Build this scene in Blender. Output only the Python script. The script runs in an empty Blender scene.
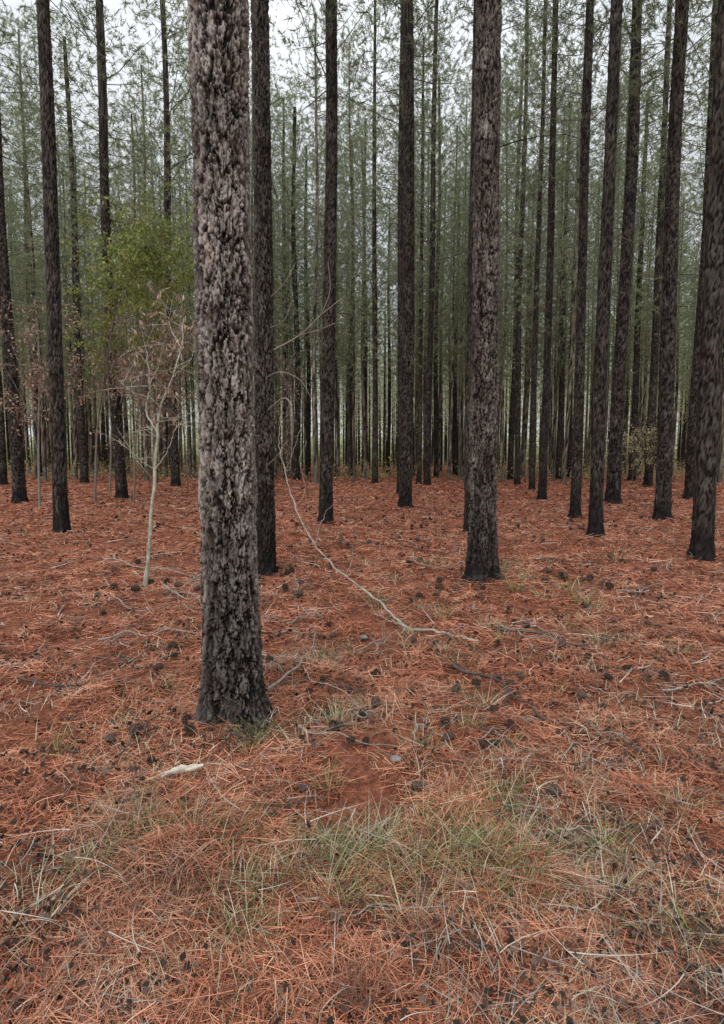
import bpy, math, random
import numpy as np
from mathutils import Vector
rng=np.random.default_rng(7); random.seed(7)
scene=bpy.context.scene
COL=scene.collection
F=580.0; EYE=1.5; TH=math.atan(54/580)
cT,sT=math.cos(TH),math.sin(TH)

# ---------------------------------------------------------------- survey helpers
def ray(px,py):
    u=(px-362)/F; v=(512-py)/F
    return np.array([u,cT+v*sT,-sT+v*cT])
def G(px,py):
    d=ray(px,py); t=EYE/(-d[2]); return np.array([d[0]*t,d[1]*t,0.0])
def P(px,py,Y):
    d=ray(px,py); t=Y/d[1]; return np.array([d[0]*t,Y,EYE+d[2]*t])

def _h3(i,j,k):
    i=i.astype(np.int64);j=j.astype(np.int64);k=k.astype(np.int64)
    n=(i*73856093)^(j*19349663)^(k*83492791)
    n=(n^(n>>13))*1274126177&0x7fffffff
    n=(n^(n>>15))*668265263&0x7fffffff
    return ((n^(n>>11))&0xffff)/65535.0
def vnoise(x,y,z):
    xi=np.floor(x);yi=np.floor(y);zi=np.floor(z)
    fx=x-xi;fy=y-yi;fz=z-zi
    fx=fx*fx*(3-2*fx);fy=fy*fy*(3-2*fy);fz=fz*fz*(3-2*fz)
    r=0
    for a in (0,1):
        for b in (0,1):
            for c in (0,1):
                r=r+_h3(xi+a,yi+b,zi+c)*(fx if a else 1-fx)*(fy if b else 1-fy)*(fz if c else 1-fz)
    return r
def fbm(x,y,z,o=4,g=.5):
    s=0;a=1;t=0
    for k in range(o):
        s=s+a*vnoise(x*2**k+17*k,y*2**k-5*k,z*2**k+9*k); t+=a; a*=g
    return s/t

MOUNDS=[]
def HT(x,y):
    x=np.asarray(x,float); y=np.asarray(y,float)
    h=0.025*np.sin(1.3*x+0.7*y+1)+0.02*np.sin(-0.9*x+1.9*y+2)+0.012*np.sin(3.1*x+2.3*y)+0.01*np.sin(5.3*x-4.1*y+.5)
    n=vnoise(x*2.3+40,y*2.3+40,x*0+3.5); h=h+.08*(n-.5)
    n2=vnoise(x*6.1+80,y*6.1+20,x*0+7.5); h=h+.05*(n2-.5)
    for mx,my,a,r in MOUNDS:
        h=h+a*np.exp(-((x-mx)**2+(y-my)**2)/(r*r))
    return h

# ---------------------------------------------------------------- mesh helpers
def mesh_np(name,V,faces,mats=(),matidx=None,smooth=False,attrs=None):
    me=bpy.data.meshes.new(name)
    V=np.asarray(V,np.float32)
    me.vertices.add(len(V)); me.vertices.foreach_set("co",V.ravel())
    faces=[np.asarray(f,np.int32) for f in faces if len(f)]
    loops=np.concatenate([f.ravel() for f in faces])
    tot=np.concatenate([np.full(len(f),f.shape[1],np.int32) for f in faces])
    start=np.concatenate([[0],np.cumsum(tot)[:-1]]).astype(np.int32)
    me.loops.add(len(loops)); me.loops.foreach_set("vertex_index",loops)
    me.polygons.add(len(tot)); me.polygons.foreach_set("loop_start",start)
    for m in mats: me.materials.append(m)
    if matidx is not None: me.polygons.foreach_set("material_index",np.asarray(matidx,np.int32))
    me.polygons.foreach_set("use_smooth",np.full(len(tot),smooth))
    me.update(calc_edges=True)
    if attrs:
        for k,a in attrs.items():
            at=me.attributes.new(k,'FLOAT','POINT'); at.data.foreach_set("value",np.asarray(a,np.float32))
    return me
def add(name,me,parent=None,label=None,category=None,group=None,kind=None,loc=None):
    o=bpy.data.objects.new(name,me); COL.objects.link(o)
    if parent is not None: o.parent=parent
    if label: o["label"]=label
    if category: o["category"]=category
    if group: o["group"]=group
    if kind: o["kind"]=kind
    if loc is not None: o.location=loc
    return o
class MB:
    def __init__(s): s.V=[];s.Q=[];s.T=[];s.mq=[];s.mt=[];s.n=0
    def quads(s,V,Q,m=0):
        s.V.append(np.asarray(V,float)); s.Q.append(np.asarray(Q)+s.n); s.mq.append(np.full(len(Q),m)); s.n+=len(V)
    def tris(s,V,T,m=0):
        s.V.append(np.asarray(V,float)); s.T.append(np.asarray(T)+s.n); s.mt.append(np.full(len(T),m)); s.n+=len(V)
    def mesh(s,name,mats,smooth=False):
        fs=[];mi=[]
        if s.Q: fs.append(np.concatenate(s.Q)); mi.append(np.concatenate(s.mq))
        if s.T: fs.append(np.concatenate(s.T)); mi.append(np.concatenate(s.mt))
        return mesh_np(name,np.concatenate(s.V),fs,mats,np.concatenate(mi),smooth)
def tube(mb,pts,radii,segs=6,m=0,cap=True):
    pts=np.asarray(pts,float); n=len(pts); radii=np.asarray(radii,float)
    t=np.gradient(pts,axis=0); t/=np.linalg.norm(t,axis=1)[:,None]+1e-9
    ref=np.array([0.31,0.22,0.92]) if abs(t[:,2]).mean()<0.8 else np.array([1,0.1,0.0])
    a=np.cross(t,ref); a/=np.linalg.norm(a,axis=1)[:,None]+1e-9
    b=np.cross(t,a)
    an=np.arange(segs)*2*math.pi/segs
    V=pts[:,None,:]+radii[:,None,None]*(np.cos(an)[None,:,None]*a[:,None,:]+np.sin(an)[None,:,None]*b[:,None,:])
    V=V.reshape(-1,3)
    i=np.arange(n-1)[:,None]; j=np.arange(segs)[None,:]; j2=(j+1)%segs
    Q=np.stack([i*segs+j+0*j2,i*segs+j2,(i+1)*segs+j2,(i+1)*segs+j],-1).reshape(-1,4)
    mb.quads(V,Q,m)
def spline(pts,n):
    pts=np.asarray(pts,float); k=len(pts)
    P0=np.vstack([2*pts[0]-pts[1],pts,2*pts[-1]-pts[-2]])
    out=[]
    for s in np.linspace(0,k-1-1e-6,n):
        i=int(s); u=s-i; a,b,c,d=P0[i],P0[i+1],P0[i+2],P0[i+3]
        out.append(0.5*((2*b)+(-a+c)*u+(2*a-5*b+4*c-d)*u*u+(-a+3*b-3*c+d)*u**3))
    return np.array(out)
def unit(v): return v/(np.linalg.norm(v,axis=-1,keepdims=True)+1e-9)
def needles(mb,base,dirs,L,W,m=0):
    n=len(base); side=unit(np.cross(dirs,rng.normal(size=(n,3))))
    V=np.stack([base-side*W[:,None]/2,base+side*W[:,None]/2,base+dirs*L[:,None]],1).reshape(-1,3)
    mb.tris(V,np.arange(3*n).reshape(-1,3),m)
def leaves(mb,base,dirs,L,W,m=0):
    n=len(base); side=unit(np.cross(dirs,rng.normal(size=(n,3))))
    V=np.stack([base,base+dirs*L[:,None]*.5-side*W[:,None]/2,base+dirs*L[:,None],base+dirs*L[:,None]*.45+side*W[:,None]/2],1).reshape(-1,3)
    mb.quads(V,np.arange(4*n).reshape(-1,4),m)
def strips(mb,base,dirs,bend,L,W,seg=3,m=0,taper=True,side=None):
    n=len(base)
    if side is None: side=unit(np.cross(dirs,np.array([0,0,1.0])+0.2*rng.normal(size=(n,3))))
    rows=[]
    for k in range(seg+1):
        s=k/seg
        c=base+dirs*(L*s)[:,None]+bend*(s*s)
        w=W*(1-0.85*s if taper else 1.0)
        rows+= [c-side*w[:,None]/2,c+side*w[:,None]/2]
    V=np.stack(rows,1).reshape(-1,3); per=2*(seg+1)
    b=np.arange(n)[:,None]*per
    Q=[]
    for k in range(seg):
        Q.append(np.concatenate([b+2*k,b+2*k+1,b+2*k+3,b+2*k+2],1))
    mb.quads(V,np.stack(Q,1).reshape(-1,4),m)

# ---------------------------------------------------------------- materials
def newmat(name):
    m=bpy.data.materials.new(name); m.use_nodes=True; nt=m.node_tree
    return m,nt,nt.nodes,nt.links,nt.nodes["Principled BSDF"]
def ramp(N,stops):
    r=N.new("ShaderNodeValToRGB"); e=r.color_ramp.elements
    while len(e)<len(stops): e.new(0.5)
    for x,(p,c) in zip(e,stops): x.position=p; x.color=(*c,1)
    return r
def mix(N,L,a,b,fac,mode='MIX'):
    x=N.new("ShaderNodeMix"); x.data_type='RGBA'; x.blend_type=mode
    for s,v in ((x.inputs[0],fac),(x.inputs[6],a),(x.inputs[7],b)):
        if hasattr(v,'is_output'): L.new(v,s)
        elif isinstance(v,(tuple,list)): s.default_value=(*v,1)
        else: s.default_value=v
    return x.outputs[2]
def mth(N,L,op,a,b=None,c=None):
    x=N.new("ShaderNodeMath"); x.operation=op
    for k,v in enumerate((a,b,c)):
        if v is None: continue
        if hasattr(v,'is_output'): L.new(v,x.inputs[k])
        else: x.inputs[k].default_value=v
    return x.outputs[0]
def noise(N,L,scale,detail=4,vec=None,rough=.6):
    n=N.new("ShaderNodeTexNoise"); n.inputs["Scale"].default_value=scale; n.inputs["Detail"].default_value=detail; n.inputs["Roughness"].default_value=rough
    if vec is not None: L.new(vec,n.inputs["Vector"])
    return n
def bark_material(name,gain=1.0,tint=(1,1,1),soot=(.010,.008,.008),fine=.75):
    m,nt,N,L,B=newmat(name)
    at=N.new("ShaderNodeAttribute"); at.attribute_name="bark"
    ch=N.new("ShaderNodeAttribute"); ch.attribute_name="char"
    tc=N.new("ShaderNodeTexCoord")
    mp=N.new("ShaderNodeMapping"); mp.inputs["Scale"].default_value=(1,1,.45); L.new(tc.outputs["Object"],mp.inputs[0])
    nf=noise(N,L,75,6,mp.outputs[0],.75); nl=noise(N,L,3,4,mp.outputs[0]); nm=noise(N,L,16,5,mp.outputs[0])
    ad2=mth(N,L,'SUBTRACT',mth(N,L,'MULTIPLY_ADD',nf.outputs[0],fine,at.outputs["Fac"]),fine/2)
    g=gain
    r=ramp(N,[(0.0,(.008*g,.0065*g,.006*g)),(.24,(.032*g,.026*g,.023*g)),(.42,(.11*g,.095*g,.086*g)),(.65,(.225*g,.2*g,.188*g)),(1,(.40*g,.37*g,.35*g))])
    L.new(ad2,r.inputs[0])
    rr=ramp(N,[(.5,(0,0,0)),(.66,(1,1,1))]); L.new(nm.outputs[0],rr.inputs[0])
    sc=mth(N,L,'MULTIPLY',rr.outputs[0],.35)
    c=mix(N,L,r.outputs[0],(.12*g,.075*g,.055*g),sc)
    r2=ramp(N,[(.3,(.6,.59,.58)),(.7,(1.2,1.18,1.16))]); L.new(nl.outputs[0],r2.inputs[0])
    c=mix(N,L,c,r2.outputs[0],1.0,'MULTIPLY')
    c=mix(N,L,c,tint,1.0,'MULTIPLY')
    c=mix(N,L,c,soot,ch.outputs["Fac"])
    L.new(c,B.inputs["Base Color"]); B.inputs["Roughness"].default_value=.9
    B.inputs["Specular IOR Level"].default_value=.15
    bp=N.new("ShaderNodeBump"); bp.inputs["Strength"].default_value=.9; bp.inputs["Distance"].default_value=.007
    L.new(nf.outputs[0],bp.inputs["Height"]); L.new(bp.outputs[0],B.inputs["Normal"])
    return m
def leafy(name,stops,trans=.35,rough=.6,clump=None,patch=None):
    m,nt,N,L,B=newmat(name)
    g=N.new("ShaderNodeNewGeometry"); r=ramp(N,stops)
    if clump:
        n=noise(N,L,clump,4,g.outputs["Position"])
        a=mth(N,L,'MULTIPLY_ADD',n.outputs[0],1.7,g.outputs["Random Per Island"])
        L.new(mth(N,L,'MULTIPLY_ADD',a,.68,-.42),r.inputs[0])
    else: L.new(g.outputs["Random Per Island"],r.inputs[0])
    col=r.outputs[0]
    if patch:
        for sc_,pc,amt,lo in patch:
            n=noise(N,L,sc_,4,g.outputs["Position"]); pr=ramp(N,[(lo,(0,0,0)),(lo+.13,(1,1,1))]); L.new(n.outputs[0],pr.inputs[0])
            col=mix(N,L,col,pc,mth(N,L,'MULTIPLY',pr.outputs[0],amt))
    L.new(col,B.inputs["Base Color"]); B.inputs["Roughness"].default_value=rough; B.inputs["Specular IOR Level"].default_value=.2
    if trans>0:
        t=N.new("ShaderNodeBsdfTranslucent"); L.new(col,t.inputs[0])
        mx=N.new("ShaderNodeMixShader"); mx.inputs[0].default_value=trans
        L.new(B.outputs[0],mx.inputs[1]); L.new(t.outputs[0],mx.inputs[2])
        L.new(mx.outputs[0],N["Material Output"].inputs[0])
    return m
M_bark=bark_material("pine_bark_near",1.2,(1,.985,.96),fine=.9)
M_barkm=bark_material("pine_bark_grey",.78,(1,.98,.94),fine=.9)
M_bark2=bark_material("pine_bark_dark",.38,(1,.97,.90))
M_bark3_haze=bark_material("pine_bark_far_haze_tint",1.2,(1,1,.88),(.08,.08,.07))  # bark and soot paled: distance haze painted into the colour
M_bark4_haze=bark_material("pine_bark_distant_haze_tint",2.0,(1,1,.86),(.14,.14,.12))  # paler still, stronger haze painted into trunks of the far wood
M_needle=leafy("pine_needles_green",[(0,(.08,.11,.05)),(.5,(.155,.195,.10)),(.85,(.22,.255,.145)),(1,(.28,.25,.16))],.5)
M_needlemid_haze=leafy("pine_needles_mid_haze_tint",[(0,(.16,.20,.105)),(.5,(.275,.325,.185)),(1,(.41,.42,.28))],.5)  # lighter copy of the green needles, haze put into the colour
M_needlefar_haze=leafy("pine_needles_far_haze_tint",[(0,(.34,.38,.20)),(.5,(.48,.52,.31)),(1,(.58,.60,.41))],.5)  # palest needle copy, painted haze for the far wood
M_twig=leafy("dead_twig",[(0,(.06,.05,.04)),(1,(.13,.11,.09))],0,.9)
M_straw=leafy("pine_straw",[(0,(.035,.016,.011)),(.27,(.185,.067,.038)),(.56,(.425,.155,.086)),(.8,(.56,.25,.15)),(.94,(.64,.42,.28)),(1,(.66,.54,.42))],0,.7,clump=2.4,
   patch=[(1.6,(.40,.28,.21),.36,.53),(3.4,(.08,.043,.03),.65,.55)])
M_grass=leafy("green_grass",[(0,(.06,.09,.02)),(.6,(.15,.20,.055)),(1,(.42,.42,.2))],.3)
M_dry=leafy("dry_grass",[(0,(.28,.21,.13)),(.6,(.5,.42,.28)),(1,(.7,.63,.47))],.2)
M_leaf=leafy("broad_leaf_green",[(0,(.10,.14,.03)),(.6,(.22,.265,.07)),(1,(.42,.42,.15))],.45)
M_dead=leafy("dead_leaf_brown",[(0,(.16,.105,.075)),(.6,(.33,.22,.155)),(1,(.5,.38,.29))],.3)
M_brush=leafy("undergrowth_leaf",[(0,(.18,.18,.08)),(.5,(.38,.36,.18)),(.8,(.5,.45,.24)),(1,(.34,.2,.13))],.3)
M_litter=leafy("dark_litter",[(0,(.02,.014,.012)),(.6,(.06,.038,.03)),(1,(.15,.105,.085))],0,.9)
M_gtwig=leafy("grey_twig",[(0,(.14,.11,.095)),(.6,(.3,.26,.23)),(1,(.5,.46,.4))],0,.9)

def simple_noise_mat(name,c1,c2,scale,rough=.85,bump=.4,stretch=(1,1,1)):
    m,nt,N,L,B=newmat(name)
    tc=N.new("ShaderNodeTexCoord"); mp=N.new("ShaderNodeMapping"); mp.inputs["Scale"].default_value=stretch; L.new(tc.outputs["Object"],mp.inputs[0])
    n=noise(N,L,scale,6,mp.outputs[0],.65); r=ramp(N,[(.3,c1),(.7,c2)]); L.new(n.outputs[0],r.inputs[0])
    L.new(r.outputs[0],B.inputs["Base Color"]); B.inputs["Roughness"].default_value=rough
    bp=N.new("ShaderNodeBump"); bp.inputs["Strength"].default_value=bump; bp.inputs["Distance"].default_value=.01; L.new(n.outputs[0],bp.inputs["Height"]); L.new(bp.outputs[0],B.inputs["Normal"])
    return m
M_pale=simple_noise_mat("pale_sapling_bark",(.17,.16,.12),(.5,.48,.39),16)
M_bent=simple_noise_mat("grey_dead_sapling",(.15,.13,.11),(.42,.38,.32),14)
M_stick=simple_noise_mat("dead_stick_bark",(.13,.10,.085),(.36,.31,.27),30)
M_twigb=simple_noise_mat("understory_stem_bark",(.10,.085,.07),(.26,.23,.19),30)
M_stickd=simple_noise_mat("dark_stick_bark",(.03,.02,.017),(.10,.07,.06),30)
M_cone=simple_noise_mat("pine_cone_scale",(.025,.015,.012),(.14,.085,.06),60)
M_wood=simple_noise_mat("split_pale_wood",(.26,.22,.17),(.6,.54,.44),26,stretch=(.3,3,3),bump=.8)
M_stone=simple_noise_mat("grey_stone",(.10,.095,.09),(.26,.25,.25),12)

def ground_material():
    m,nt,N,L,B=newmat("pine_straw_floor")
    g=N.new("ShaderNodeNewGeometry"); pos=g.outputs["Position"]
    n1=noise(N,L,.9,5,pos); n2=noise(N,L,14,8,pos,.75); n3=noise(N,L,90,6,pos,.8); n4=noise(N,L,3.5,6,pos,.7)
    r=ramp(N,[(.28,(.045,.022,.016)),(.45,(.19,.07,.042)),(.6,(.36,.14,.08)),(.78,(.49,.24,.155))]); L.new(n2.outputs[0],r.inputs[0])
    r1=ramp(N,[(.3,(.7,.68,.66)),(.7,(1.15,1.1,1.1))]); L.new(n1.outputs[0],r1.inputs[0])
    c=mix(N,L,r.outputs[0],r1.outputs[0],1.,'MULTIPLY')
    r3=ramp(N,[(.35,(.45,.42,.4)),(.6,(1.2,1.2,1.2))]); L.new(n3.outputs[0],r3.inputs[0])
    c=mix(N,L,c,r3.outputs[0],1.,'MULTIPLY')
    r4=ramp(N,[(.54,(0,0,0)),(.66,(1,1,1))]); L.new(n4.outputs[0],r4.inputs[0])
    c=mix(N,L,c,(.055,.033,.025),mth(N,L,'MULTIPLY',r4.outputs[0],.75))
    L.new(c,B.inputs["Base Color"]); B.inputs["Roughness"].default_value=.95; B.inputs["Specular IOR Level"].default_value=.1
    bp=N.new("ShaderNodeBump"); bp.inputs["Strength"].default_value=.9; bp.inputs["Distance"].default_value=.03
    L.new(n2.outputs[0],bp.inputs["Height"]); L.new(bp.outputs[0],B.inputs["Normal"])
    return m
M_ground=ground_material()

# ---------------------------------------------------------------- bark / trunk
def hsh(i,j,k,seed):
    v=np.sin(i*127.1+j*311.7+k*74.7+seed*19.19)*43758.5453
    return v-np.floor(v)
def voro(A,Z,wx,wz,C,seed,cw,chh):
    nx=max(5,int(round(C/cw)))
    U=A/(2*math.pi)*nx+wx; W=Z/chh+wz
    ci=np.floor(U); cj=np.floor(W)
    F1=np.full(A.shape,9.);F2=np.full(A.shape,9.);ID=np.zeros(A.shape);DZ=np.zeros(A.shape);DX=np.zeros(A.shape)
    for di in (-1,0,1):
        for dj in (-1,0,1):
            i=ci+di;j=cj+dj; im=np.mod(i,nx)
            x=i+.5+.85*(hsh(im,j,1,seed)-.5); y=j+.5+.95*(hsh(im,j,2,seed)-.5)
            dx=U-x; dy=W-y
            d=np.abs(dx)*.95+np.abs(dy)*.65
            new=d<F1
            F2=np.where(new,F1,np.minimum(F2,d)); ID=np.where(new,hsh(im,j,3,seed),ID); DZ=np.where(new,dy,DZ); DX=np.where(new,dx,DX)
            F1=np.where(new,d,F1)
    return F2-F1,ID,DZ,DX
def bark_field(A,Z,R,seed,cw,chh):
    C=2*math.pi*R; X=R*np.cos(A)+seed; Y=R*np.sin(A)-seed
    w1=fbm(X*26,Y*26,Z*15,5,.7)-.5; w2=fbm(X*26+31,Y*26+7,Z*15+5,5,.7)-.5
    e,ID,DZ,DX=voro(A,Z,w1*1.6,w2*1.3,C,seed,cw,chh)
    fine=fbm(X*80,Y*80,Z*40,4,.65)
    g=np.clip((e-.03+.28*(fine-.5))/.11,0,1)
    t=fbm(X*15+4,Y*15,Z*8.5,5,.6)*11+ID*2.3+(fine-.5)*1.2
    fl=np.floor(t); fr=t-fl
    lay=hsh(fl,ID*0+3,2,seed)
    edge=np.clip(np.minimum(fr,1-fr)/.10,0,1)
    big=fbm(X*8+3,Y*8,Z*4,3)
    fu=fbm(X*20+11,Y*20,Z*4.5,4,.6); fur=np.clip(np.abs(fu-.5)*20,0,1)
    f=g*(.42+.32*lay+.28*(big-.5)*2+.14*(ID-.5)-.10*DZ)*(.45+.55*fur)*(.55+.45*edge)
    f=f+.45*(fine-.5)*(.35+.65*g)
    return np.clip(f,0,1)
def make_trunk(name,R,H,zs,segs,seed,amp,mat,flare=.22,charred=0.3,taper=.6,cw=.05,ch_=.15,wob=.03):
    a=np.arange(segs)*2*math.pi/segs
    A,Z=np.meshgrid(a,zs)
    f=bark_field(A,Z,R,seed,cw,ch_)
    rr=R*(1-taper*np.clip(Z/H,0,1)**1.1)
    fl=R*flare*(np.exp(-np.clip(Z,0,None)/.3)*.45+.55*np.exp(-np.clip(Z,0,None)/.07))*(1+.4*np.sin(3*A+seed)+.35*np.sin(5*A+seed*2))
    r=rr+fl+amp*(f-.5)*1.7+R*.03*np.sin(2*A+Z*.7+seed)+R*.02*np.sin(3*A-Z*1.3)
    cx=wob*np.sin(Z*.35+seed)-wob*math.sin(seed); cy=wob*np.sin(Z*.27+seed*2)-wob*math.sin(seed*2)
    V=np.stack([cx+r*np.cos(A),cy+r*np.sin(A),Z],-1).reshape(-1,3)
    n=len(zs); i=np.arange(n-1)[:,None]; j=np.arange(segs)[None,:]; j2=(j+1)%segs
    Q=np.stack([i*segs+j,i*segs+j2,(i+1)*segs+j2,(i+1)*segs+j],-1).reshape(-1,4)
    nn=fbm(np.cos(A)*2+seed,np.sin(A)*2,Z*1.6,4)-.5
    c=.5+.5*np.cos(A-math.pi*1.04)+1.3*nn
    c=np.clip((c-.9)*2.4,0,1)*charred*(1-.5*np.clip((f-.35)*2,0,1))
    foot=np.clip(1.3-Z/(.75+1.6*nn),0,1)*.92*(1-.3*f)
    c=np.clip(c+foot,0,.94)
    return mesh_np(name,V,[Q],[mat],None,True,{"bark":f.ravel(),"char":c.ravel()})

def make_crown(name,z0,H,Rm,nb,tufts,npt,seed,mat,nl=.24,nw=.018,dead=10):
    global rng
    keep=rng; rng=np.random.default_rng(seed)
    mb=MB()
    tp=[];td=[]
    for i in range(nb):
        u=(i+rng.random())/nb
        z=z0+(H-z0)*u
        L=Rm*(math.sin(min(1,(.3+u*.66))*math.pi)**.55*.95+.2)*rng.uniform(.45,1.2)
        az=rng.random()*6.283; el=rng.uniform(-.15,.5)+.4*u
        d=np.array([math.cos(az)*math.cos(el),math.sin(az)*math.cos(el),math.sin(el)])
        s=np.linspace(0,1,5)
        pts=np.array([0,0,z])+d*L*s[:,None]+np.array([0,0,.3*L])*(s[:,None]**2)+rng.normal(size=(5,3))*.05*s[:,None]
        tube(mb,pts,.013*(1-s*.85)*(L/Rm+.3),3,0)
        for k in range(tufts):
            t=rng.uniform(.2,1.02); p=np.array([0,0,z])+d*L*t+np.array([0,0,.3*L])*t*t
            off=rng.normal(size=3)*np.array([.36,.36,.36])*(1.1-.3*t)*L*.6
            tp.append(p+off); td.append(unit(d*.6+np.array([0,0,.1])+rng.normal(size=3)*.6+off*.8))
    tp=np.array(tp);td=np.array(td); n=len(tp)
    base=np.repeat(tp,npt,0); dr=unit(np.repeat(td,npt,0)+rng.normal(size=(n*npt,3))*.7)
    base=base-dr*.02+np.repeat(td,npt,0)*(rng.random((n*npt,1))*.3)
    needles(mb,base,dr,nl*rng.uniform(.7,1.15,n*npt),np.full(n*npt,nw),1)
    for i in range(dead):
        z=rng.uniform(z0*.45,z0); az=rng.random()*6.283; L=rng.uniform(.4,1.4)
        s=np.linspace(0,1,5)
        d=np.array([math.cos(az),math.sin(az),rng.uniform(-.15,.3)])
        pts=np.array([0,0,z])+d*L*s[:,None]+np.array([0,0,-.2*L])*(s[:,None]**2)+rng.normal(size=(5,3))*.06*s[:,None]
        tube(mb,pts,.010*(1-s*.75),3,0)
    me=mb.mesh(name,[M_twig,mat]); rng=keep
    return me

TREE_H=26.0
def zs_list(dense_to,step,H=TREE_H):
    a=np.arange(-.12,dense_to,step); b=np.arange(dense_to,H+.3,.4)
    return np.concatenate([a,b])
trunk_mid=[make_trunk(f"trunk_mid",.165,TREE_H,zs_list(13,.045),44,11+i*3,.022,M_bark2,flare=.4,charred=.25,cw=.055,ch_=.24,wob=.05) for i in range(4)]
trunk_far=[make_trunk(f"trunk_far",.16,TREE_H,zs_list(1,.3),10,31+i*3,.01,M_bark3_haze,flare=.3,charred=.1,cw=.12,ch_=.6,wob=.09) for i in range(4)]
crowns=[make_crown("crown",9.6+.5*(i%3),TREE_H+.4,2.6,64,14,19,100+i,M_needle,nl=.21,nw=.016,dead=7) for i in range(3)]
crowns_low=[make_crown("crown",7.4+.9*(i%3),TREE_H+.4,2.9,92,13,20,200+i,M_needlemid_haze,nl=.22,nw=.022,dead=5) for i in range(4)]

def pine(pos,trunk_me,crown_me,label,scale=(1,1,1),lean=(0,0),rot=0,sink=0):
    z=float(HT(pos[0],pos[1]))
    e=bpy.data.objects.new("pine_tree",None); COL.objects.link(e)
    e.empty_display_size=.3; e.location=(pos[0],pos[1],z-sink); e.rotation_euler=(lean[0],lean[1],rot); e.scale=scale
    e["label"]=label; e["category"]="pine tree"; e["group"]="pine trees of the plantation"
    t=add("trunk",trunk_me,e)
    c=add("crown",crown_me,e); c.rotation_euler=(0,0,random.random()*6.28)
    return e

main=G(234,726)
MOUNDS+= [(main[0],main[1],.05,.5),(G(481,577)[0],G(481,577)[1],.06,.45)]
tm=make_trunk("trunk_close",.149,TREE_H,zs_list(4.6,.007),290,3.3,.024,M_bark,flare=.48,charred=.95,cw=.055,ch_=.17,taper=.62,wob=.012)
pine(main,tm,crowns[0],"thick pine with flaky grey plated bark, grass at its foot",lean=(0,math.radians(.1)))
te=make_trunk("trunk_second",.158,TREE_H,zs_list(8,.016),120,8.1,.028,M_barkm,flare=.65,charred=.8,cw=.055,ch_=.19,wob=.02)
pine(G(481,583),te,crowns[1],"dark rough-barked pine with flared base on pine straw",lean=(0,math.radians(0)))
tb=make_trunk("trunk_third",.122,TREE_H,zs_list(8,.02),90,5.7,.025,M_bark2,flare=.3,charred=.5,cw=.05,ch_=.19,wob=.02)
pb=G(266,571)
tree_b=pine(pb,tb,crowns[2],"dark slender pine half hidden behind the thick pine",lean=(0,0))
DL="dark straight pine trunk rising from orange needle litter"
LIST=[(326,527,14,.5),(405,510,13,.2),(400,496,7,.0),(469,533,10,0),(595,538,13,-.1),(575,518,10,-.1),(542,500,8,.1),(613,504,13,-.2),
(122,499,11,.6),(176,488,11,.3),(166,474,8,0),(144,472,7,0),(517,487,6,.1),(532,491,6,.3),(427,487,7,.5),(419,485,5,.2),(375,485,6,.2),
(364,477,5,0),(353,478,5,0),(337,477,4,0),(297,481,8,-.1),(308,477,5,0),(436,479,5,0),(455,476,6,0),(510,481,6,.1),(558,481,6,.2),(568,479,5,0),
(287,478,5,0),(488,480,5,0),(412,477,4,0),(388,475,4,0),
(62,535,14,0),(20,503,12,0),(85,484,9,0),(40,478,8,0),(3,486,8,0),(662,522,15,0),(702,560,20,0),(690,500,11,0),(648,488,8,0),(632,482,7,0),(715,484,8,0)]
placed=[(main[0],main[1]),(pb[0],pb[1])]
for k,(x,y,w,ln) in enumerate(LIST):
    p=G(x,y-1); d=w/F*p[1]*1.0
    s=min(max(d/2/.165,.55),1.4)
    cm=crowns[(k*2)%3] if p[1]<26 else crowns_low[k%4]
    pine(p,trunk_mid[k%4],cm,DL,scale=(s,s,1.0+.04*((k*7)%5-2)),lean=(0,math.radians(ln)),rot=(k*1.3)%6.28)
    placed.append((p[0],p[1]))
n=len(placed)
rows=np.arange(34,64,3.3)
for Y in rows:
    hw=.65*Y+3
    for X in np.arange(-hw,hw,3.3):
        x=X+random.uniform(-.8,.8); y=Y+random.uniform(-.9,.9)
        if min((x-a)**2+(y-b)**2 for a,b in placed)<3.0 or n>=245: continue
        if abs(x/y-.045)<.028: continue
        if random.random()<.08+.2*(abs(x/y+.08)<.03): continue
        s=random.uniform(.55,.9)
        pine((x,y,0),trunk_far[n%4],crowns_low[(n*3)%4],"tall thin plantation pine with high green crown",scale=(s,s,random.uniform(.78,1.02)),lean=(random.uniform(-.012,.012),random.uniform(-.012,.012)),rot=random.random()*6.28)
        placed.append((x,y)); n+=1

# ---------------------------------------------------------------- far wood (stuff)
mb=MB()
for k in range(620):
    y=rng.uniform(64,122); x=rng.uniform(-1,1)*(.66*y+3)
    r=rng.uniform(.08,.15); h=rng.uniform(19,27)
    if abs(x/y-.045)<.035: h*=.8
    lx=rng.normal()*.15
    tube(mb,[(x,y,-.1),(x+lx*.5,y,h*.5),(x+lx,y,h)],[r,r*.8,r*.3],5,0)
    nt=420; z0=rng.uniform(.2,.45)
    u=rng.random(nt); z=h*z0+u*h*(1-z0); rad=(2.4*np.sin(np.clip(.25+u*.7,0,1)*math.pi)**.6)*np.sqrt(rng.random(nt)); az=rng.random(nt)*6.283
    base=np.stack([x+rad*np.cos(az),y+rad*np.sin(az),z],1)
    dr=unit(rng.normal(size=(nt,3))+np.array([0,0,.5]))
    needles(mb,base,dr,rng.uniform(.4,.9,nt),rng.uniform(.06,.13,nt),1)
nt=60000
y=rng.uniform(136,150,nt); x=rng.uniform(-1,1,nt)*(.66*y+6)
z=np.abs(rng.normal(size=nt))*6.5*(.75+.35*np.sin(x*.35+y*.1))
leaves(mb,np.stack([x,y,z],1),unit(rng.normal(size=(nt,3))),rng.uniform(.5,1.1,nt),rng.uniform(.3,.6,nt),1)
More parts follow.
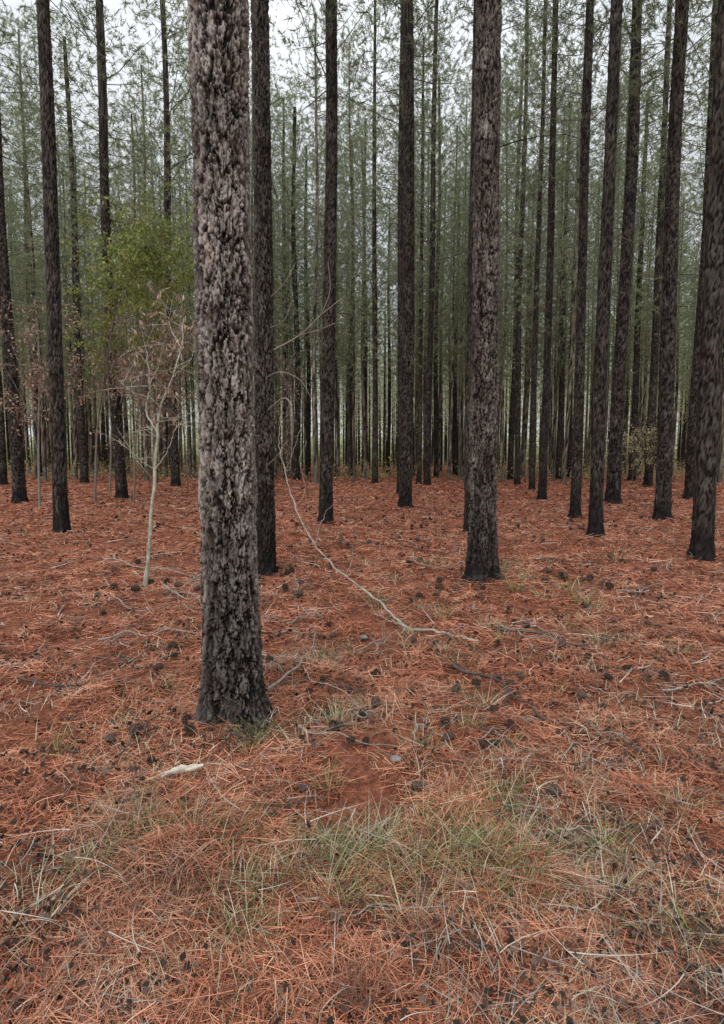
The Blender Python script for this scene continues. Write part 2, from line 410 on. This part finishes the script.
add("distant_pine_wood",mb.mesh("distant_pine_wood",[M_bark4_haze,M_needlefar_haze]),None,"haze-tinted far-off pine wood closing the view","wood",kind="stuff")

mb=MB(); nt=40000
yy=np.exp(rng.uniform(math.log(38),math.log(120),nt)); xx=rng.uniform(-1,1,nt)*(.7*yy+4)
den=np.sin(xx*.5+1)+np.sin(yy*.4+xx*.23)+np.sin(xx*1.3-yy*.9)
k=den+ (np.abs(xx/yy+.02)>.25)*.9 + rng.normal(size=nt)*.5>-.4; xx=xx[k];yy=yy[k]; nt=len(xx)
zz=np.abs(rng.normal(size=nt))*.8*(.5+.5*np.sin(xx*.7+yy*.3)**2)
leaves(mb,np.stack([xx,yy,zz],1),unit(rng.normal(size=(nt,3))+np.array([0,0,.6])),rng.uniform(.1,.3,nt),rng.uniform(.04,.1,nt),0)
add("undergrowth",mb.mesh("undergrowth",[M_brush]),None,"low olive and brown scrub between distant trunks","undergrowth",kind="stuff")

# ---------------------------------------------------------------- ground
s=np.linspace(-1,1,401); gx=np.sinh(s*6.2)/np.sinh(6.2)*400
t=np.linspace(0,1,460); gy=-6+ (np.sinh((t-.16)*6.6)-np.sinh(-.16*6.6))/(np.sinh(.84*6.6)-np.sinh(-.16*6.6))*600
X,Y=np.meshgrid(gx,gy); Z=HT(X,Y)*np.clip(1.2-np.hypot(X,Y)/120,0,1)
V=np.stack([X,Y,Z],-1).reshape(-1,3); nxg=len(gx); nyg=len(gy)
i=np.arange(nyg-1)[:,None]; j=np.arange(nxg-1)[None,:]
Q=np.stack([i*nxg+j,i*nxg+j+1,(i+1)*nxg+j+1,(i+1)*nxg+j],-1).reshape(-1,4)
add("ground",mesh_np("ground",V,[Q],[M_ground],None,True),None,"forest floor covered with orange brown pine straw","ground",kind="structure")

# ---------------------------------------------------------------- pine straw
mb=MB(); N=350000
yy=np.exp(rng.uniform(math.log(.95),math.log(45),N)); xx=rng.uniform(-1,1,N)*(.68*yy+.4)
cl=fbm(xx*2.6+9,yy*2.6+4,xx*0+2.5,4)
k=(cl+rng.normal(size=N)*.08)>.45; xx=xx[k];yy=yy[k];cl=cl[k];N=len(xx)
az=rng.uniform(0,math.pi*2,N)+.8*np.sin(xx*2.1+yy*1.3)
pitch=rng.normal(size=N)*.22+.05
d=np.stack([np.cos(az)*np.cos(pitch),np.sin(az)*np.cos(pitch),np.sin(pitch)],1)
L_=rng.uniform(.045,.135,N)*(1+yy/30); W_=.0009+.00076*yy**.95
hk=np.clip((cl-.43)*6,0,1.8)
lift=(rng.random(N)**1.6)*(.008+.045*hk)+.003+.0006*yy
base=np.stack([xx,yy,HT(xx,yy)+lift],1)-d*L_[:,None]*.5
base[:,2]=np.maximum(base[:,2],HT(base[:,0],base[:,1])+.002)
pz=np.cross(d,np.array([0,0,1.]))*(rng.normal(size=N)*.3*L_)[:,None]; pz[:,2]-=.004
side=unit(np.cross(d,np.array([0,0,1.])+.5*rng.normal(size=(N,3))))
strips(mb,base,d,pz,L_,W_,2,0,False,side)
add("pine_straw",mb.mesh("pine_straw",[M_straw]),None,"loose fallen orange pine needles","pine straw",kind="stuff")

mb=MB(); N=5200
yy=np.exp(rng.uniform(math.log(1.1),math.log(30),N)); xx=rng.uniform(-1,1,N)*(.7*yy+.4)
cl=fbm(xx*.9+5,yy*.9+50,xx*0+1.5,3)+.05*(np.abs(xx/yy+.25)<.2); k=cl+rng.normal(size=N)*.08>.47; xx=xx[k];yy=yy[k];N=len(xx)
az=rng.uniform(0,6.283,N); L_=rng.uniform(.06,.30,N)*(1+yy/25); pt=rng.normal(size=N)*.12+.05
d=np.stack([np.cos(az),np.sin(az),pt],1)
bend=np.cross(d,np.array([0,0,1.]))*(rng.normal(size=N)*.3*L_)[:,None]
strips(mb,np.stack([xx,yy,HT(xx,yy)+.035+.02*rng.random(N)],1),d,bend,L_,.002+.0011*yy,5,0,True,unit(np.cross(d,np.array([0,0,1.])+.4*rng.normal(size=(N,3)))))
add("twig_litter",mb.mesh("twig_litter",[M_gtwig]),None,"fine grey fallen twigs on the needles","twigs",kind="stuff")
mb=MB(); N=32000
yy=np.exp(rng.uniform(math.log(1.1),math.log(38),N)); xx=rng.uniform(-1,1,N)*(.7*yy+.4)
cl=fbm(xx*1.6+25,yy*1.6+5,xx*0+6.5,3); k=cl+rng.normal(size=N)*.08>.53; xx=xx[k];yy=yy[k];N=len(xx)
az=rng.uniform(0,6.283,N); d=np.stack([np.cos(az),np.sin(az),rng.normal(size=N)*.45],1); d=unit(d)
sz=rng.uniform(.006,.019,N)*(1+yy/6)
leaves(mb,np.stack([xx,yy,HT(xx,yy)+.035+.02*rng.random(N)],1),d,sz*1.4,sz,0)
add("bark_litter",mb.mesh("bark_litter",[M_litter]),None,"dark bark flakes and cone scales in the needles","bark flakes",kind="stuff")

mb=MB(); N=24000
yy=np.exp(rng.uniform(math.log(1.1),math.log(18),N)); xx=rng.uniform(-1,1,N)*(.7*yy+.4)
c=fbm(xx*1.9+70,yy*1.9+11,xx*0+4.5,4)+.05*np.exp(-((yy-2.05)/.3)**2)+.03*(xx>0)
k=c+rng.normal(size=N)*.045>.57; xx=xx[k];yy=yy[k];N=len(xx)
el=rng.uniform(.15,1.3,N); az=rng.uniform(0,6.283,N)
d=np.stack([np.cos(az)*np.cos(el),np.sin(az)*np.cos(el),np.sin(el)],1); L_=rng.uniform(.08,.2,N)
bend=np.zeros((N,3)); bend[:,2]=-L_*.4
strips(mb,np.stack([xx,yy,HT(xx,yy)+.01],1),d,bend,L_,.0014+.0007*yy,4,0)
add("dry_grass",mb.mesh("dry_grass",[M_dry]),None,"thin dry straw-coloured grass on the forest floor","grass",kind="stuff")

# ---------------------------------------------------------------- grass tufts
def tuft_mesh(seed,n,Lm,green,spread=.05):
    global rng
    keep=rng; rng=np.random.default_rng(seed); mb=MB()
    for m,cnt in ((0,int(n*green)),(1,int(n*(1-green)))):
        if cnt<1: continue
        az=rng.uniform(0,6.283,cnt); el=rng.uniform(.7,1.53,cnt)
        d=np.stack([np.cos(az)*np.cos(el),np.sin(az)*np.cos(el),np.sin(el)],1)
        L_=Lm*rng.uniform(.3,1.2,cnt); rr=spread*np.sqrt(rng.random(cnt))
        b=np.stack([rr*np.cos(az+.5),rr*np.sin(az+.5),np.zeros(cnt)],1)
        bend=np.stack([np.cos(az)*.3*L_+rng.normal(size=cnt)*.03,np.sin(az)*.3*L_+rng.normal(size=cnt)*.03,-.35*L_*rng.uniform(.1,1.2,cnt)],1)
        strips(mb,b,d,bend,L_,rng.uniform(.0022,.0052,cnt),5,m)
    me=mb.mesh("grass_tuft",[M_grass,M_dry]); rng=keep; return me
tufts=[tuft_mesh(50,42,.23,.75,.07),tuft_mesh(51,38,.19,.6,.07),tuft_mesh(52,58,.25,.75,.08),tuft_mesh(53,28,.16,.5,.06),tuft_mesh(54,50,.21,.12,.08)]
TL=[(257,748,.8,2),(243,746,.6,4),(252,762,.7,0),(268,752,.7,2),(345,724,.8,0),(338,738,.7,2),(330,798,.8,0),(350,858,.9,2),(332,868,.9,2),(375,850,.8,4),(395,848,.8,0),(432,842,.9,2),(445,826,.8,0),(420,860,.9,4),(500,822,1,2),(508,804,.8,0),
(362,870,.8,0),(408,874,.8,2),(445,868,.8,2),(480,870,.8,0),(465,846,.7,4),(495,856,.8,0),(322,850,.7,2),(525,838,.7,4),
(135,860,.9,2),(125,832,.9,0),(180,802,.8,1),(445,620,1.3,0),(462,667,1.1,1),(378,606,1.3,2),(525,586,1.6,1),(515,594,1.5,0),(505,577,1.5,1),(572,594,1.5,0),(597,611,1.5,1),(583,609,1.3,0),(622,561,2.1,1),(545,600,1.5,3),
(325,656,1.1,1),(318,667,.9,4),(425,757,.8,1),(458,798,.8,4),(612,840,.9,0),(165,852,.8,0),(195,842,.7,4),(235,782,.6,3),(300,870,.8,4),(127,743,.9,1),(490,706,.8,4),(395,582,1.7,3),
(405,699,.8,3),(470,732,.8,1),(560,694,.9,3),(600,644,1.2,1),(150,704,.8,3),(175,689,.9,1),(540,858,.8,3),(515,872,.8,0),(280,664,1,3),(355,650,1,3),(565,629,1.3,3),(505,644,1.2,1),(430,569,1.7,3),(365,564,1.6,3),
(580,870,.8,1),(560,849,.7,4),(90,880,1,1),(250,940,.9,2),(420,930,.9,4),(600,920,.9,1),(60,760,.9,0),(680,800,.9,1),(680,660,1,1),(520,900,.8,0),(330,905,.8,4),(40,940,.9,4),(690,930,.8,2),(260,854,.6,3),(220,872,.7,1)]
for q in range(30):
    TL.append((random.uniform(300,625),random.uniform(835,905),random.uniform(.5,.95),random.choice([0,2,4,4,1,3])))
for q in range(12): TL.append((random.uniform(112,290),random.uniform(835,895),random.uniform(.5,.8),random.choice([0,1,4,3])))
for q in range(30): TL.append((random.uniform(300,640),random.uniform(600,790),random.uniform(.5,.9),random.choice([3,4,4,1])))
for x,y,s_,v in TL:
    p=G(x,y)
    o=add("grass_tuft",tufts[v],None,"dry tan grass tuft in pine straw" if v==4 else ("sparse green and tan grass tuft in pine straw" if v in(1,3) else "green grass tuft growing through pine straw"),"grass tuft","grass tufts on the forest floor")
    o.location=(p[0],p[1],float(HT(p[0],p[1]))+.016); o.rotation_euler=(0,0,random.random()*6.28); o.scale=(s_,s_,s_*.9)

# ---------------------------------------------------------------- pine cones
def cone_mesh(seed):
    r=np.random.default_rng(seed); mb=MB(); L=.075
    s=np.linspace(0,1,7); tube(mb,np.stack([s*L,0*s,0*s],1),.012*np.sin(np.clip(s*.85+.12,0,1)*math.pi)+.002,8)
    n=70; ga=2.399963
    for i in range(n):
        u=(i+.5)/n; a=i*ga; R=.029*math.sin(min(1,.12+u*.85)*math.pi)**.6
        rad=np.array([0,math.cos(a),math.sin(a)]); tan=np.array([0,-math.sin(a),math.cos(a)]); ax=np.array([1.,0,0])
        b=ax*(u*L)+rad*.008; open_=.9-.5*u
        d=unit(rad*open_+ax*.6); tip=b+d*R*1.05; w=.0085*(1.1-.4*u)
        nn=unit(np.cross(d,tan))
        V=[b-tan*w*.3,b+tan*w*.3,tip+tan*w-d*.004,tip,tip-tan*w-d*.004,tip+nn*.004-d*.003]
        mb.tris(V,[(0,1,5),(1,2,5),(2,3,5),(3,4,5),(4,0,5),(0,3,1),(1,3,2),(0,4,3)])
    return mb.mesh("pine_cone",[M_cone])
cones=[cone_mesh(1),cone_mesh(2)]
CL=[(150,776),(140,790),(128,752),(305,804),(365,728),(375,722),(352,700),(412,798),(415,700),(600,728),(578,700),(558,655),(490,664),(505,690),(312,700),(170,660),(135,620),(190,735),(330,745),(560,800),(630,790)]
for x in range(275):
    q=random.random()
    yp=random.uniform(490,530) if q<.35 else (random.uniform(520,600) if q<.7 else random.uniform(590,760))
    CL.append((random.uniform(90,660),yp))
for x,y in CL:
    p=G(x,y)
    o=add("pine_cone",cones[random.randint(0,1)],None,"open dark brown pine cone lying on needles","pine cone","pine cones on the forest floor")
    sc=random.uniform(.6,.95)*(1 if p[1]<6 else 1.45); o.scale=(sc,)*3
    o.location=(p[0],p[1],float(HT(p[0],p[1]))+.026*sc+.018); o.rotation_euler=(random.uniform(-.4,.4),random.uniform(-.3,.3),random.random()*6.28)

# ---------------------------------------------------------------- fallen branches
SL=[([(100,646),(130,640),(165,637),(203,641)],.013,0),([(105,566),(150,573),(200,578)],.014,0),([(452,674),(492,688),(535,716)],.017,1),([(500,634),(550,645),(608,668)],.017,1),
([(268,704),(293,686),(306,660),(318,632)],.012,0),([(165,596),(180,604),(200,610)],.012,0),([(556,762),(595,745),(640,741)],.006,0),([(118,775),(142,750),(166,738)],.008,1),([(530,716),(575,736),(612,722)],.010,1),
([(412,750),(424,735),(452,712)],.006,0),([(205,805),(240,783),(292,760)],.005,0),([(290,742),(340,756),(395,766)],.006,0),([(220,850),(270,820),(330,812)],.005,1),([(560,832),(600,838),(632,836)],.006,0),
([(296,600),(298,585),(294,570)],.01,0),([(480,735),(530,760),(600,772)],.006,1),([(130,700),(170,712),(196,722)],.006,0),([(540,560),(580,566),(640,562)],.012,1),([(400,548),(440,556),(470,553)],.012,1),
([(660,700),(700,690),(735,700)],.01,0),([(20,690),(60,700),(110,690)],.01,1),([(370,655),(380,640),(385,620)],.006,0),([(300,900),(360,915),(440,905)],.006,0),([(330,545),(350,550),(375,549)],.012,1),
([(115,610),(150,618),(190,612)],.008,0),([(110,668),(140,660),(175,650)],.007,1),([(560,740),(590,765),(632,775)],.006,0),([(330,690),(370,705),(400,700)],.006,1),([(500,780),(520,760),(560,752)],.005,0),([(590,690),(610,700),(640,700)],.006,0)]
for q in range(30):
    x=random.uniform(110,630); y=random.uniform(560,840); a=random.uniform(-.5,.5); l=random.uniform(25,60)
    SL.append(([(x,y),(x+l*.5,y+l*a*.5+random.uniform(-6,6)),(x+l,y+l*a)],random.uniform(.003,.007)*(1 if y>700 else 1.5),random.choice([0,0,1])))
for pl,r,dk in SL:
    pts=[G(x,y) for x,y in pl]
    sp=spline(pts,22); ph=random.random()*6
    sp[:,0]+=.012*np.sin(np.arange(22)*.9+ph); sp[:,1]+=.015*np.sin(np.arange(22)*.7+ph*2)
    sp[:,2]=HT(sp[:,0],sp[:,1])+r*1.1+.042+.01*np.sin(np.arange(22)*.6+ph)
    c=sp[0].copy(); mb=MB()
    tube(mb,sp-c,r*.8*np.linspace(1,.35,22)*(1+.12*rng.normal(size=22)),7)
    for q in range(5):
        a=int(rng.integers(4,20)); dd=unit(sp[a]-sp[a-1]); sd=np.array([-dd[1],dd[0],.25])*(1 if q%2 else -1)
        ln=rng.uniform(.05,.25)
        tw=np.array([sp[a]+(dd*.8+sd*.7)*ln*s_+np.array([0,0,-.02])*s_*s_ for s_ in np.linspace(0,1,5)])
        tube(mb,tw-c,r*.35*np.linspace(1,.3,5),5)
    add("fallen_branch",mb.mesh("fallen_branch",[M_stickd if dk else M_stick],True),None,"thin dark dead branch lying on pine straw" if dk else "thin pale grey dead stick lying on pine straw","branch","fallen branches on the forest floor",loc=c)

def bush_object(name,paths,mats,label,category):
    c=np.array(paths[0][0][0],float).copy(); mb=MB()
    for pts,r0,r1,m in paths:
        n=max(8,len(pts)*6); sp=spline(pts,n); sp[1:-1]+=rng.normal(size=(n-2,3))*.006; tube(mb,sp-c,np.linspace(r0,r1,n)*(1+.12*rng.normal(size=n)),7,m)
    return add(name,mb.mesh(name,mats,True),None,label,category,loc=c)
pp=[P(480,646,4.62),P(440,640,4.85),P(405,629,5.1),P(378,601,5.5),P(345,576,5.9),P(315,545,6.3),P(296,508,6.6),P(285,472,6.8)]
pp[0][2]=HT(pp[0][0],pp[0][1])+.03
for q in (1,2): pp[q][2]=max(pp[q][2],HT(pp[q][0],pp[q][1])+.035)
tw=[([pp[7],P(279,440,6.85),P(282,400,6.9)],.007,.003,0),([pp[2],P(392,622,5.15),P(370,612,5.2)],.008,.003,0),([pp[2],P(400,640,4.95),P(408,646,4.8)],.009,.003,0),([pp[5],P(322,520,6.3),P(332,505,6.3)],.005,.002,0),
([pp[6],P(305,490,6.6),P(300,462,6.6),P(306,440,6.6)],.004,.002,0),([pp[7],P(292,455,6.8),P(300,430,6.8)],.004,.002,0),([pp[4],P(352,560,5.9),P(352,548,5.9)],.004,.002,0),([pp[1],P(430,648,4.8),P(420,656,4.65)],.005,.002,0),
([pp[1],P(452,630,4.9),P(466,626,4.9)],.004,.002,0),([pp[3],P(392,598,5.4),P(402,590,5.4)],.004,.0015,0)]
bush_object("bent_sapling",[(pp,.0135,.0065,0)]+tw,[M_bent],"long grey bare sapling bent over to the ground","sapling")

def branch_child(parent,base_world,paths,label):
    c=np.array(base_world)
    for pts,r0,r1 in paths:
        mb=MB(); sp=spline(pts,16); tube(mb,sp-c,np.linspace(r0,r1,16),5)
        o=add("branch",mb.mesh("branch",[M_stick],True),parent,None)
        o["label"]=label
cb=np.array(tree_b.location)
yb=pb[1]
branch_child(tree_b,cb,[([P(270,352,yb),P(300,335,yb-.1),P(322,314,yb-.2),P(345,296,yb-.2)],.012,.004),([P(300,335,yb-.1),P(318,330,yb-.2),P(338,322,yb-.3)],.006,.003),([P(322,314,yb-.2),P(330,290,yb-.3),P(328,262,yb-.3)],.006,.003)],"thin bare dead side branch")
branch_child(tree_b,cb,[([P(262,415,yb),P(285,398,yb-.3),P(293,420,yb-.4),P(290,470,yb-.4)],.009,.004),([P(262,470,yb),P(278,455,yb-.3),P(288,440,yb-.4)],.007,.003),([P(268,300,yb),P(285,282,yb-.2),P(296,262,yb-.2)],.008,.003),
([P(262,435,yb),P(250,440,yb-.5),P(240,470,yb-.8)],.005,.002),([P(262,380,yb),P(280,372,yb-.3),P(300,380,yb-.4),P(312,400,yb-.4)],.006,.003),([P(265,330,yb),P(284,320,yb-.2),P(292,300,yb-.2)],.006,.003)],"drooping bare dead side twig")

b0=G(145,587); Ys=b0[1]
paths=[([b0,P(149,550,Ys),P(152,510,Ys),P(155,470,Ys+.02),P(157,432,Ys),P(160,408,Ys),P(172,378,Ys-.1),P(181,348,Ys-.1),P(184,318,Ys)],.026,.006,0),
([P(157,432,Ys),P(146,410,Ys+.1),P(150,385,Ys+.1),P(146,350,Ys+.1),P(140,325,Ys)],.012,.003,0),
([P(155,470,Ys),P(168,450,Ys-.1),P(178,425,Ys-.2),P(195,410,Ys-.2)],.008,.002,0),
([P(160,408,Ys),P(150,398,Ys-.1),P(132,392,Ys-.2),P(118,380,Ys-.2)],.007,.002,0),
([P(172,378,Ys-.1),P(190,360,Ys-.1),P(196,340,Ys)],.005,.002,0),
([P(155,470,Ys+.02),P(138,458,Ys),P(118,440,Ys)],.006,.002,0),
([P(181,348,Ys-.1),P(170,325,Ys),P(172,300,Ys)],.005,.002,0),
([P(150,385,Ys+.1),P(160,360,Ys+.2),P(166,335,Ys+.2)],.004,.002,0)]
e=bpy.data.objects.new("sapling",None); COL.objects.link(e); e.location=b0
e["label"]="slender pale sapling with forked stem and withered brown leaves"; e["category"]="sapling"
mb=MB(); tips=[]
for pi,(pts,r0,r1,m) in enumerate(paths):
    sp=spline(pts,26); sp[1:-1]+=rng.normal(size=(24,3))*.005; tube(mb,sp-b0,np.linspace(r0,r1,26)*(1+.09*rng.normal(size=26)),8)
    for q in range(8 if pi else 11):
        a=sp[rng.integers(10,26)]; dv_=unit(rng.normal(size=3)*np.array([1,.6,.7])+np.array([0,0,.35])); ln=rng.uniform(.12,.5)
        s3=spline([a,a+dv_*ln*.5+rng.normal(size=3)*.03,a+dv_*ln+np.array([0,0,-.05])],8); tube(mb,s3-b0,np.linspace(.0035,.0015,8),4)
        tips.append(s3[-1]); tips.append(s3[5])
add("trunk",mb.mesh("trunk",[M_pale],True),e)
mb=MB()
tips=np.array(tips); tips=tips[tips[:,2]>1.8]; n_=len(tips); base=np.repeat(tips,4,0)+rng.normal(size=(n_*4,3))*.035
leaves(mb,base-b0,unit(rng.normal(size=(n_*4,3))*.5+np.array([0,0,-1.])),rng.uniform(.04,.09,n_*4),rng.uniform(.015,.03,n_*4),0)
add("crown",mb.mesh("crown",[M_dead]),e)

def broad_tree(foot,cloud,nleaf,leafmat,label,trunk_r=.05,leafL=.1,branches=14,seed=1,twigs=6,name="understory_tree"):
    global rng
    keep=rng; rng=np.random.default_rng(seed)
    b=np.array(foot,float); b[2]=float(HT(b[0],b[1]))
    e=bpy.data.objects.new(name,None); COL.objects.link(e); e.location=b
    e["label"]=label; e["category"]="tree"
    cen=np.array(cloud[0])-b; rad=np.array(cloud[1])
    mb=MB(); mc=MB()
    top=cen+np.array([0,0,rad[2]*.7])
    sp=spline([np.zeros(3),cen*.4*np.array([.5,.5,1]),cen*np.array([.8,.8,.9]),top],30); tube(mb,sp,np.linspace(trunk_r,.008,30),7)
    P_=[];
    for q in range(branches):
        a=sp[rng.integers(8,29)]; d=unit(rng.normal(size=3)); tip=cen+d*rad*rng.uniform(.6,1.2)
        mid=(a+tip)/2+np.array([0,0,.1])+rng.normal(size=3)*.1
        s2=spline([a,mid,tip],14); tube(mb,s2,np.linspace(trunk_r*.3,.003,14),5)
        for w in range(twigs):
            i0=s2[rng.integers(4,14)]; t2=i0+rng.normal(size=3)*rad*.28
            s3=spline([i0,(i0+t2)/2+rng.normal(size=3)*.04,t2],6); tube(mb,s3,np.linspace(.005,.0025,6),4)
            P_.append(s3[2:])
    P_=np.concatenate(P_); base=P_[rng.integers(0,len(P_),nleaf)]+rng.normal(size=(nleaf,3))*.06
    leaves(mc,base,unit(rng.normal(size=(nleaf,3))+np.array([0,0,-.5])),leafL*rng.uniform(.6,1.2,nleaf),leafL*.45*rng.uniform(.7,1.2,nleaf),0)
    add("trunk",mb.mesh("trunk",[M_twigb],True),e); add("crown",mc.mesh("crown",[leafmat]),e)
    rng=keep
broad_tree(G(134,503),(P(165,252,16),(1.6,1.2,1.1)),4600,M_leaf,"slender broadleaf tree with green leaves among the pines",.04,.12,24,3)
broad_tree(G(95,500),(P(125,268,18),(1.9,1.3,1.2)),4800,M_leaf,"leafy green young hardwood among dark pine trunks",.045,.125,26,4)
broad_tree(G(110,492),(P(140,225,22),(2.4,1.3,1.6)),3200,M_leaf,"thinly leaved green hardwood between pine trunks",.045,.13,22,24)
broad_tree(G(188,492),(P(172,345,21),(1.8,1.3,1.6)),2600,M_dead,"young hardwood with withered brown leaves among pines",.03,.12,18,5,6)
broad_tree(G(118,494),(P(128,350,20),(1.8,1.3,1.7)),2600,M_dead,"small hardwood holding dead brown leaves beside pine",.03,.12,18,6,6)
broad_tree(G(150,496),(P(150,390,19),(1.7,1.0,1.6)),1000,M_dead,"bare twiggy hardwood with few withered leaves",.03,.1,20,16,8)
broad_tree(G(40,510),(P(40,360,17),(1.5,1.3,1.6)),1200,M_dead,"small hardwood holding dead brown leaves beside pine",.04,.12,14,7)
broad_tree(G(632,486),(P(636,445,28),(1.3,1.0,1.1)),900,M_brush,"low brown and olive shrub at a pine foot",.03,.13,12,8)
broad_tree(G(292,484),(P(288,400,24),(1.0,.8,2.2)),500,M_dead,"bare twiggy hardwood with few withered leaves",.03,.1,16,17,9)

# wood chip and stones
p=G(183,793); mb=MB()
u=np.linspace(0,1,19); V=[]
rr_=np.random.default_rng(5).random(19)
for a,q_ in zip(u,rr_):
    w=.013*math.sin(min(1,.10+a*.8)*math.pi)+.001+.004*(q_-.5); h=.005+.002*math.sin(a*17)
    cy_=.010*math.sin(a*5)+.003*(q_-.5)
    V+= [(a*.14-.07,cy_-w,0),(a*.14-.07,cy_+w*.9,0),(a*.14-.07,cy_+w*.7,h),(a*.14-.07,cy_-w*.8,h*1.2)]
Q=[]
for k in range(18):
    for q in range(4): Q.append((k*4+q,k*4+(q+1)%4,k*4+4+(q+1)%4,k*4+4+q))
Q+= [(0,3,2,1),(72,73,74,75)]
mb.quads(V,Q); o=add("wood_chip",mb.mesh("wood_chip",[M_wood]),None,"weathered pale splinter of wood on pine straw","wood chip")
o.location=(p[0],p[1],float(HT(p[0],p[1]))+.062); o.rotation_euler=(.4,-.12,.5); o.scale=(1.3,1.4,1.3)
def stone(px,py,s):
    p=G(px,py); n=10; m_=14; V=[]
    r=np.random.default_rng(px)
    k=r.normal(size=(4,3))*2
    for i in range(n+1):
        th=math.pi*i/n
        for j in range(m_):
            ph=2*math.pi*j/m_; d=np.array([math.sin(th)*math.cos(ph),math.sin(th)*math.sin(ph),math.cos(th)])
            rr=1+.12*np.sin(k@d).sum()*.5; V.append(d*rr*np.array([1.2,.9,.65])*s)
    Q=[(i*m_+j,i*m_+(j+1)%m_,(i+1)*m_+(j+1)%m_,(i+1)*m_+j) for i in range(n) for j in range(m_)]
    o=add("stone",mesh_np("stone",V,[Q],[M_stone],None,True),None,"small grey stone half sunk in pine straw","stone","stones on the forest floor")
    o.location=(p[0],p[1],float(HT(p[0],p[1]))+s*.5+.015)
for a in ((396,772,.024),(364,632,.03)): stone(*a)

# ---------------------------------------------------------------- light
w=bpy.data.worlds.new("World"); scene.world=w; w.use_nodes=True
N=w.node_tree.nodes; L=w.node_tree.links; bg=N["Background"]
sky=N.new("ShaderNodeTexSky"); sky.sky_type='NISHITA'; sky.sun_disc=False
sky.sun_elevation=math.radians(48); sky.sun_rotation=math.radians(200); sky.dust_density=3; sky.air_density=1.0
hs=N.new("ShaderNodeHueSaturation"); hs.inputs["Saturation"].default_value=.3; L.new(sky.outputs[0],hs.inputs["Color"])
tc=N.new("ShaderNodeTexCoord"); cn=N.new("ShaderNodeTexNoise"); cn.inputs["Scale"].default_value=2.5; cn.inputs["Detail"].default_value=5; L.new(tc.outputs["Generated"],cn.inputs["Vector"])
cr=ramp(N,[(.35,(7.0,7.4,7.9)),(.65,(8.9,9.2,9.5))]); L.new(cn.outputs[0],cr.inputs[0])
c=mix(N,L,hs.outputs[0],cr.outputs[0],.75)
sx=N.new("ShaderNodeSeparateXYZ"); L.new(tc.outputs["Generated"],sx.inputs[0])
zr=ramp(N,[(0,(.37,.37,.37)),(.35,(.38,.38,.38)),(1,(1,1,1))]); L.new(sx.outputs[2],zr.inputs[0])
c=mix(N,L,c,zr.outputs[0],1.0,'MULTIPLY')
L.new(c,bg.inputs[0]); bg.inputs[1].default_value=.265
sun=bpy.data.lights.new("sun","SUN"); sun.energy=1.5; sun.angle=math.radians(25); sun.color=(1,.97,.93)
so=bpy.data.objects.new("sun",sun); COL.objects.link(so)
el=math.radians(48); az=math.radians(200)
dv=Vector((math.sin(az)*math.cos(el),math.cos(az)*math.cos(el),math.sin(el)))
so.rotation_euler=dv.to_track_quat('Z','Y').to_euler()

cam=bpy.data.cameras.new("camera"); co=bpy.data.objects.new("camera",cam); COL.objects.link(co)
cam.sensor_fit='VERTICAL'; cam.sensor_height=36; cam.lens=F/1024*36; cam.clip_end=2000; cam.clip_start=.05
co.location=(0,0,EYE); co.rotation_euler=(math.pi/2-TH,0,0)
scene.camera=co
scene.view_settings.view_transform='Standard'; scene.view_settings.look='None'; scene.view_settings.exposure=0
